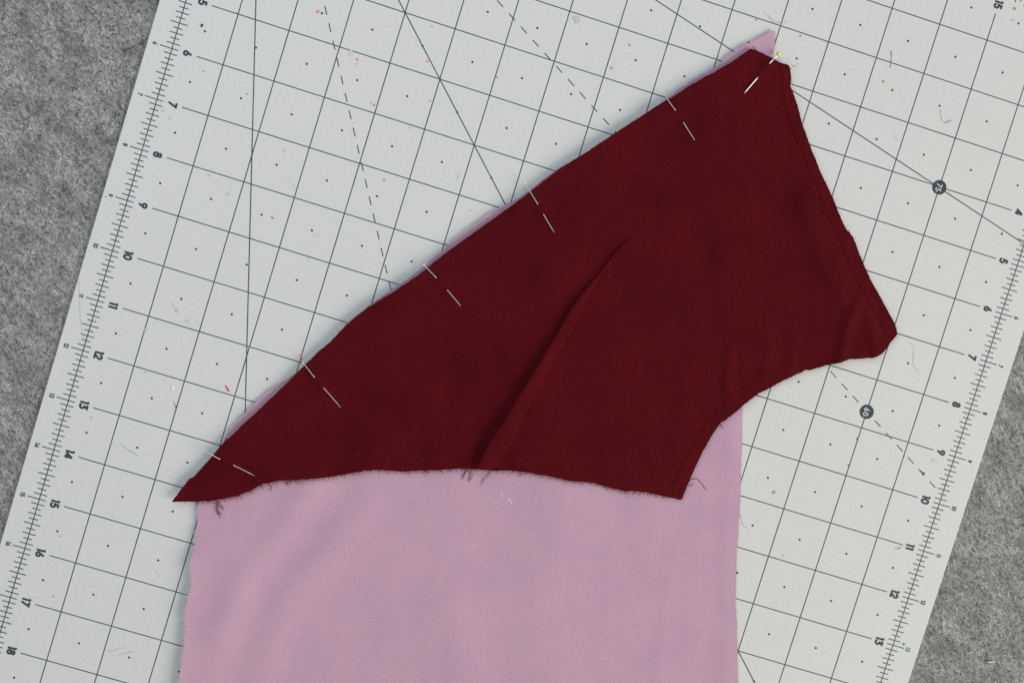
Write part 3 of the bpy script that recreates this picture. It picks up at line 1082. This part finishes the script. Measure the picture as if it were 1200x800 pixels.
def make_pin(k):
    hd, a1, a2, tp = PINS[k]
    ball = k == 5
    r = 0.00031 if ball else 0.00024
    root_z = 0
    W = []
    def at(p, q, t): return (p[0] + (q[0] - p[0]) * t, p[1] + (q[1] - p[1]) * t)
    h1 = on(red_h, *a1, 0.0)
    h2 = on(red_h, *a2, 0.0)
    cloth_u = 0.00030
    hx, hy, _ = P(*hd)
    zh = MAT_Z + (0.0026 if not ball else 0.0030)
    # follow: head -> over the edge -> dive -> under the red cloth -> up -> tip
    zs = []
    e1 = on(red_h, *at(hd, a1, 0.75), 0.0)
    W.append((hx, hy, max(zh, e1[2] + 0.0002)))
    for t in (0.25, 0.5, 0.75):
        q = on(red_h, *at(hd, a1, t), r + 0.0003 * (1 - t) + 0.00012)
        W.append((q[0], q[1], max(q[2], W[0][2] * (1 - t) + q[2] * t)))
    W.append((h1[0], h1[1], h1[2] + 0.00004))
    for t in (0.12, 0.35, 0.65, 0.88):
        q = on(red_h, *at(a1, a2, t), -0.00028 - r - 0.00008)
        W.append(q)
    W.append((h2[0], h2[1], h2[2] + 0.00004))
    for t in (0.25, 0.5, 0.75, 1.0):
        q = on(red_h, *at(a2, tp, t), r + 0.00010 + 0.00035 * t)
        W.append(q)
    path = smooth_path(W, 4)
    root = empty('straight_pin', W[0])
    tag(root, PLAB[k], 'pin', 'pins holding the two pieces of cloth together')
    b = MB()
    n = len(path)
    rad = [r if i < n - 5 else r * (1 - (i - (n - 5)) / 5.0) + 0.00003 for i in range(n)]
    b.tube(path, rad, 10)
    b.build('shaft', m_steel, root, True)
    b = MB()
    c = Vector(W[0])
    ax = (Vector(path[2]) - Vector(path[0])).normalized()
    if ball:
        R = 0.00122
        seg, rg = 16, 10
        for i in range(rg + 1):
            th = math.pi * i / rg
            for j in range(seg):
                ph = 2 * math.pi * j / seg
                b.v.append((c.x + R * math.sin(th) * math.cos(ph), c.y + R * math.sin(th) * math.sin(ph), c.z + R * math.cos(th)))
        for i in range(rg):
            for j in range(seg):
                a = i * seg + j
                a2_ = i * seg + (j + 1) % seg
                b.f.append((a, a + seg, a2_ + seg, a2_))
        b.build('head', m_yellow, root, True)
    else:
        pr = [(-0.00044, 0.0001), (-0.00040, 0.00062), (-0.0002, 0.00086), (0.0, 0.00080), (0.0002, 0.00034)]
        b.tube([tuple(c + ax * t) for t, _ in pr], [q for _, q in pr], 14)
        b.build('head', m_steel, root, True)
    return root


for k in range(6):
    make_pin(k)


# ------------------------------------------------------------------ lint and stray fibres
def lint(name, pts, fun, mat, label, r=0.0001, up=0.00012):
    o = thread(name, pts, fun, mat, None, r, up)
    tag(o, label, 'lint')
    return o


def felt_top(xy):
    return np.full(len(np.atleast_2d(xy)), 0.0011)


lint('lint_fibre', [(595.5, 574), (585, 0)] and [(586, 574.5), (588.5, 579.5), (590, 582)], pink_h, m_wfib, 'faint white fibre below the dart, upper end of the pair on the pink panel', 0.00010)
lint('lint_fibre', [(594.5, 583), (597.5, 586), (600, 591)], pink_h, m_wfib, 'short bright white fibre on the pink panel below the dart', 0.00016)
lint('lint_fibre', [(577, 578), (573.5, 582), (567, 584.5)], pink_h, m_wfib, 'pale thin curved fibre left of the white ones on the pink panel', 0.00006)
lint('lint_fibre', [(265, 452), (266.5, 455), (268.5, 458.5)], None, m_rfib, 'bright red thread scrap on the mat left of the fabric', 0.0004)
lint('lint_fibre', [(201.8, 452.3), (202.8, 454.5), (203.6, 456.5)], None, m_wfib, 'white lint scrap on the mat between numbers 12 and 13', 0.0004)
lint('lint_fibre', [(204, 472), (206, 478), (205, 481), (207, 474)], None, m_hair, 'tiny dark tangled hair on a grid line left of the fabric', 0.00007)
lint('lint_fibre', [(142.5, 520.5), (149, 526), (156, 530), (162, 534)], None, m_teal, 'teal fibre on the mat near number 14', 0.00012)
lint('lint_fibre', [(1044.5, 60.5), (1044.8, 68), (1043.8, 75), (1043.5, 80)], None, m_straw, 'straw coloured straight fibre crossing a grid line near the top right', 0.00020)
lint('lint_fibre', [(1102.5, 129), (1102, 134), (1104, 141), (1107.5, 144.5)], None, m_greyhair, 'grey curl of the two tone fibre at the upper right', 0.00009)
lint('lint_fibre', [(1107.5, 144.5), (1111, 143), (1115, 141)], None, m_teal, 'teal end of the curled fibre at the upper right', 0.00020)
lint('lint_fibre', [(1065, 400), (1071, 408), (1070, 424), (1073, 432), (1079.5, 440)], None, m_scratch, 'long pale hair on the mat below the pointed right corner', 0.00007)
lint('lint_fibre', [(901, 18.5), (905, 23.5), (912, 27), (923, 26)], None, m_greyhair, 'grey hair above the pink tip at the top', 0.00007)
lint('lint_fibre', [(895, 15), (901, 21), (906, 26.5), (916, 26)], None, m_greyhair, 'second thin grey hair above the pink tip', 0.00005)
lint('lint_fibre', [(926, 82), (929, 79), (932, 77.5)], None, m_pinkfray2, 'pink wisp on the mat beside the red top corner', 0.00007)
lint('lint_fibre', [(868, 603), (869, 610), (872, 616), (876, 618)], None, m_pinkfray2, 'pale pink wisp curling from the right edge of the panel', 0.00007)
lint('lint_fibre', [(1079, 551), (1082, 556), (1080.5, 555)], None, m_hair, 'tiny dark hook of hair at the dashed line near number 9', 0.00012)
lint('lint_fibre', [(173, 44), (165, 50), (156, 55), (142, 60)], felt_top, m_hair, 'dark hair on the felt beside the small number 6', 0.00016, 0.0003)
lint('lint_fibre', [(126, 115), (117, 120), (114, 128), (114, 138)], felt_top, m_hair, 'dark curved hair on the left felt', 0.00012, 0.0003)
lint('lint_fibre', [(114, 64), (118, 69), (124, 75)], felt_top, m_wfib, 'pale short hair on the upper left felt', 0.00012, 0.0003)
lint('lint_fibre', [(1159.5, 775.5), (1163, 776), (1166.5, 775)], felt_top, m_wfib, 'white lint scrap on the felt at the lower right corner', 0.00034, 0.0003)
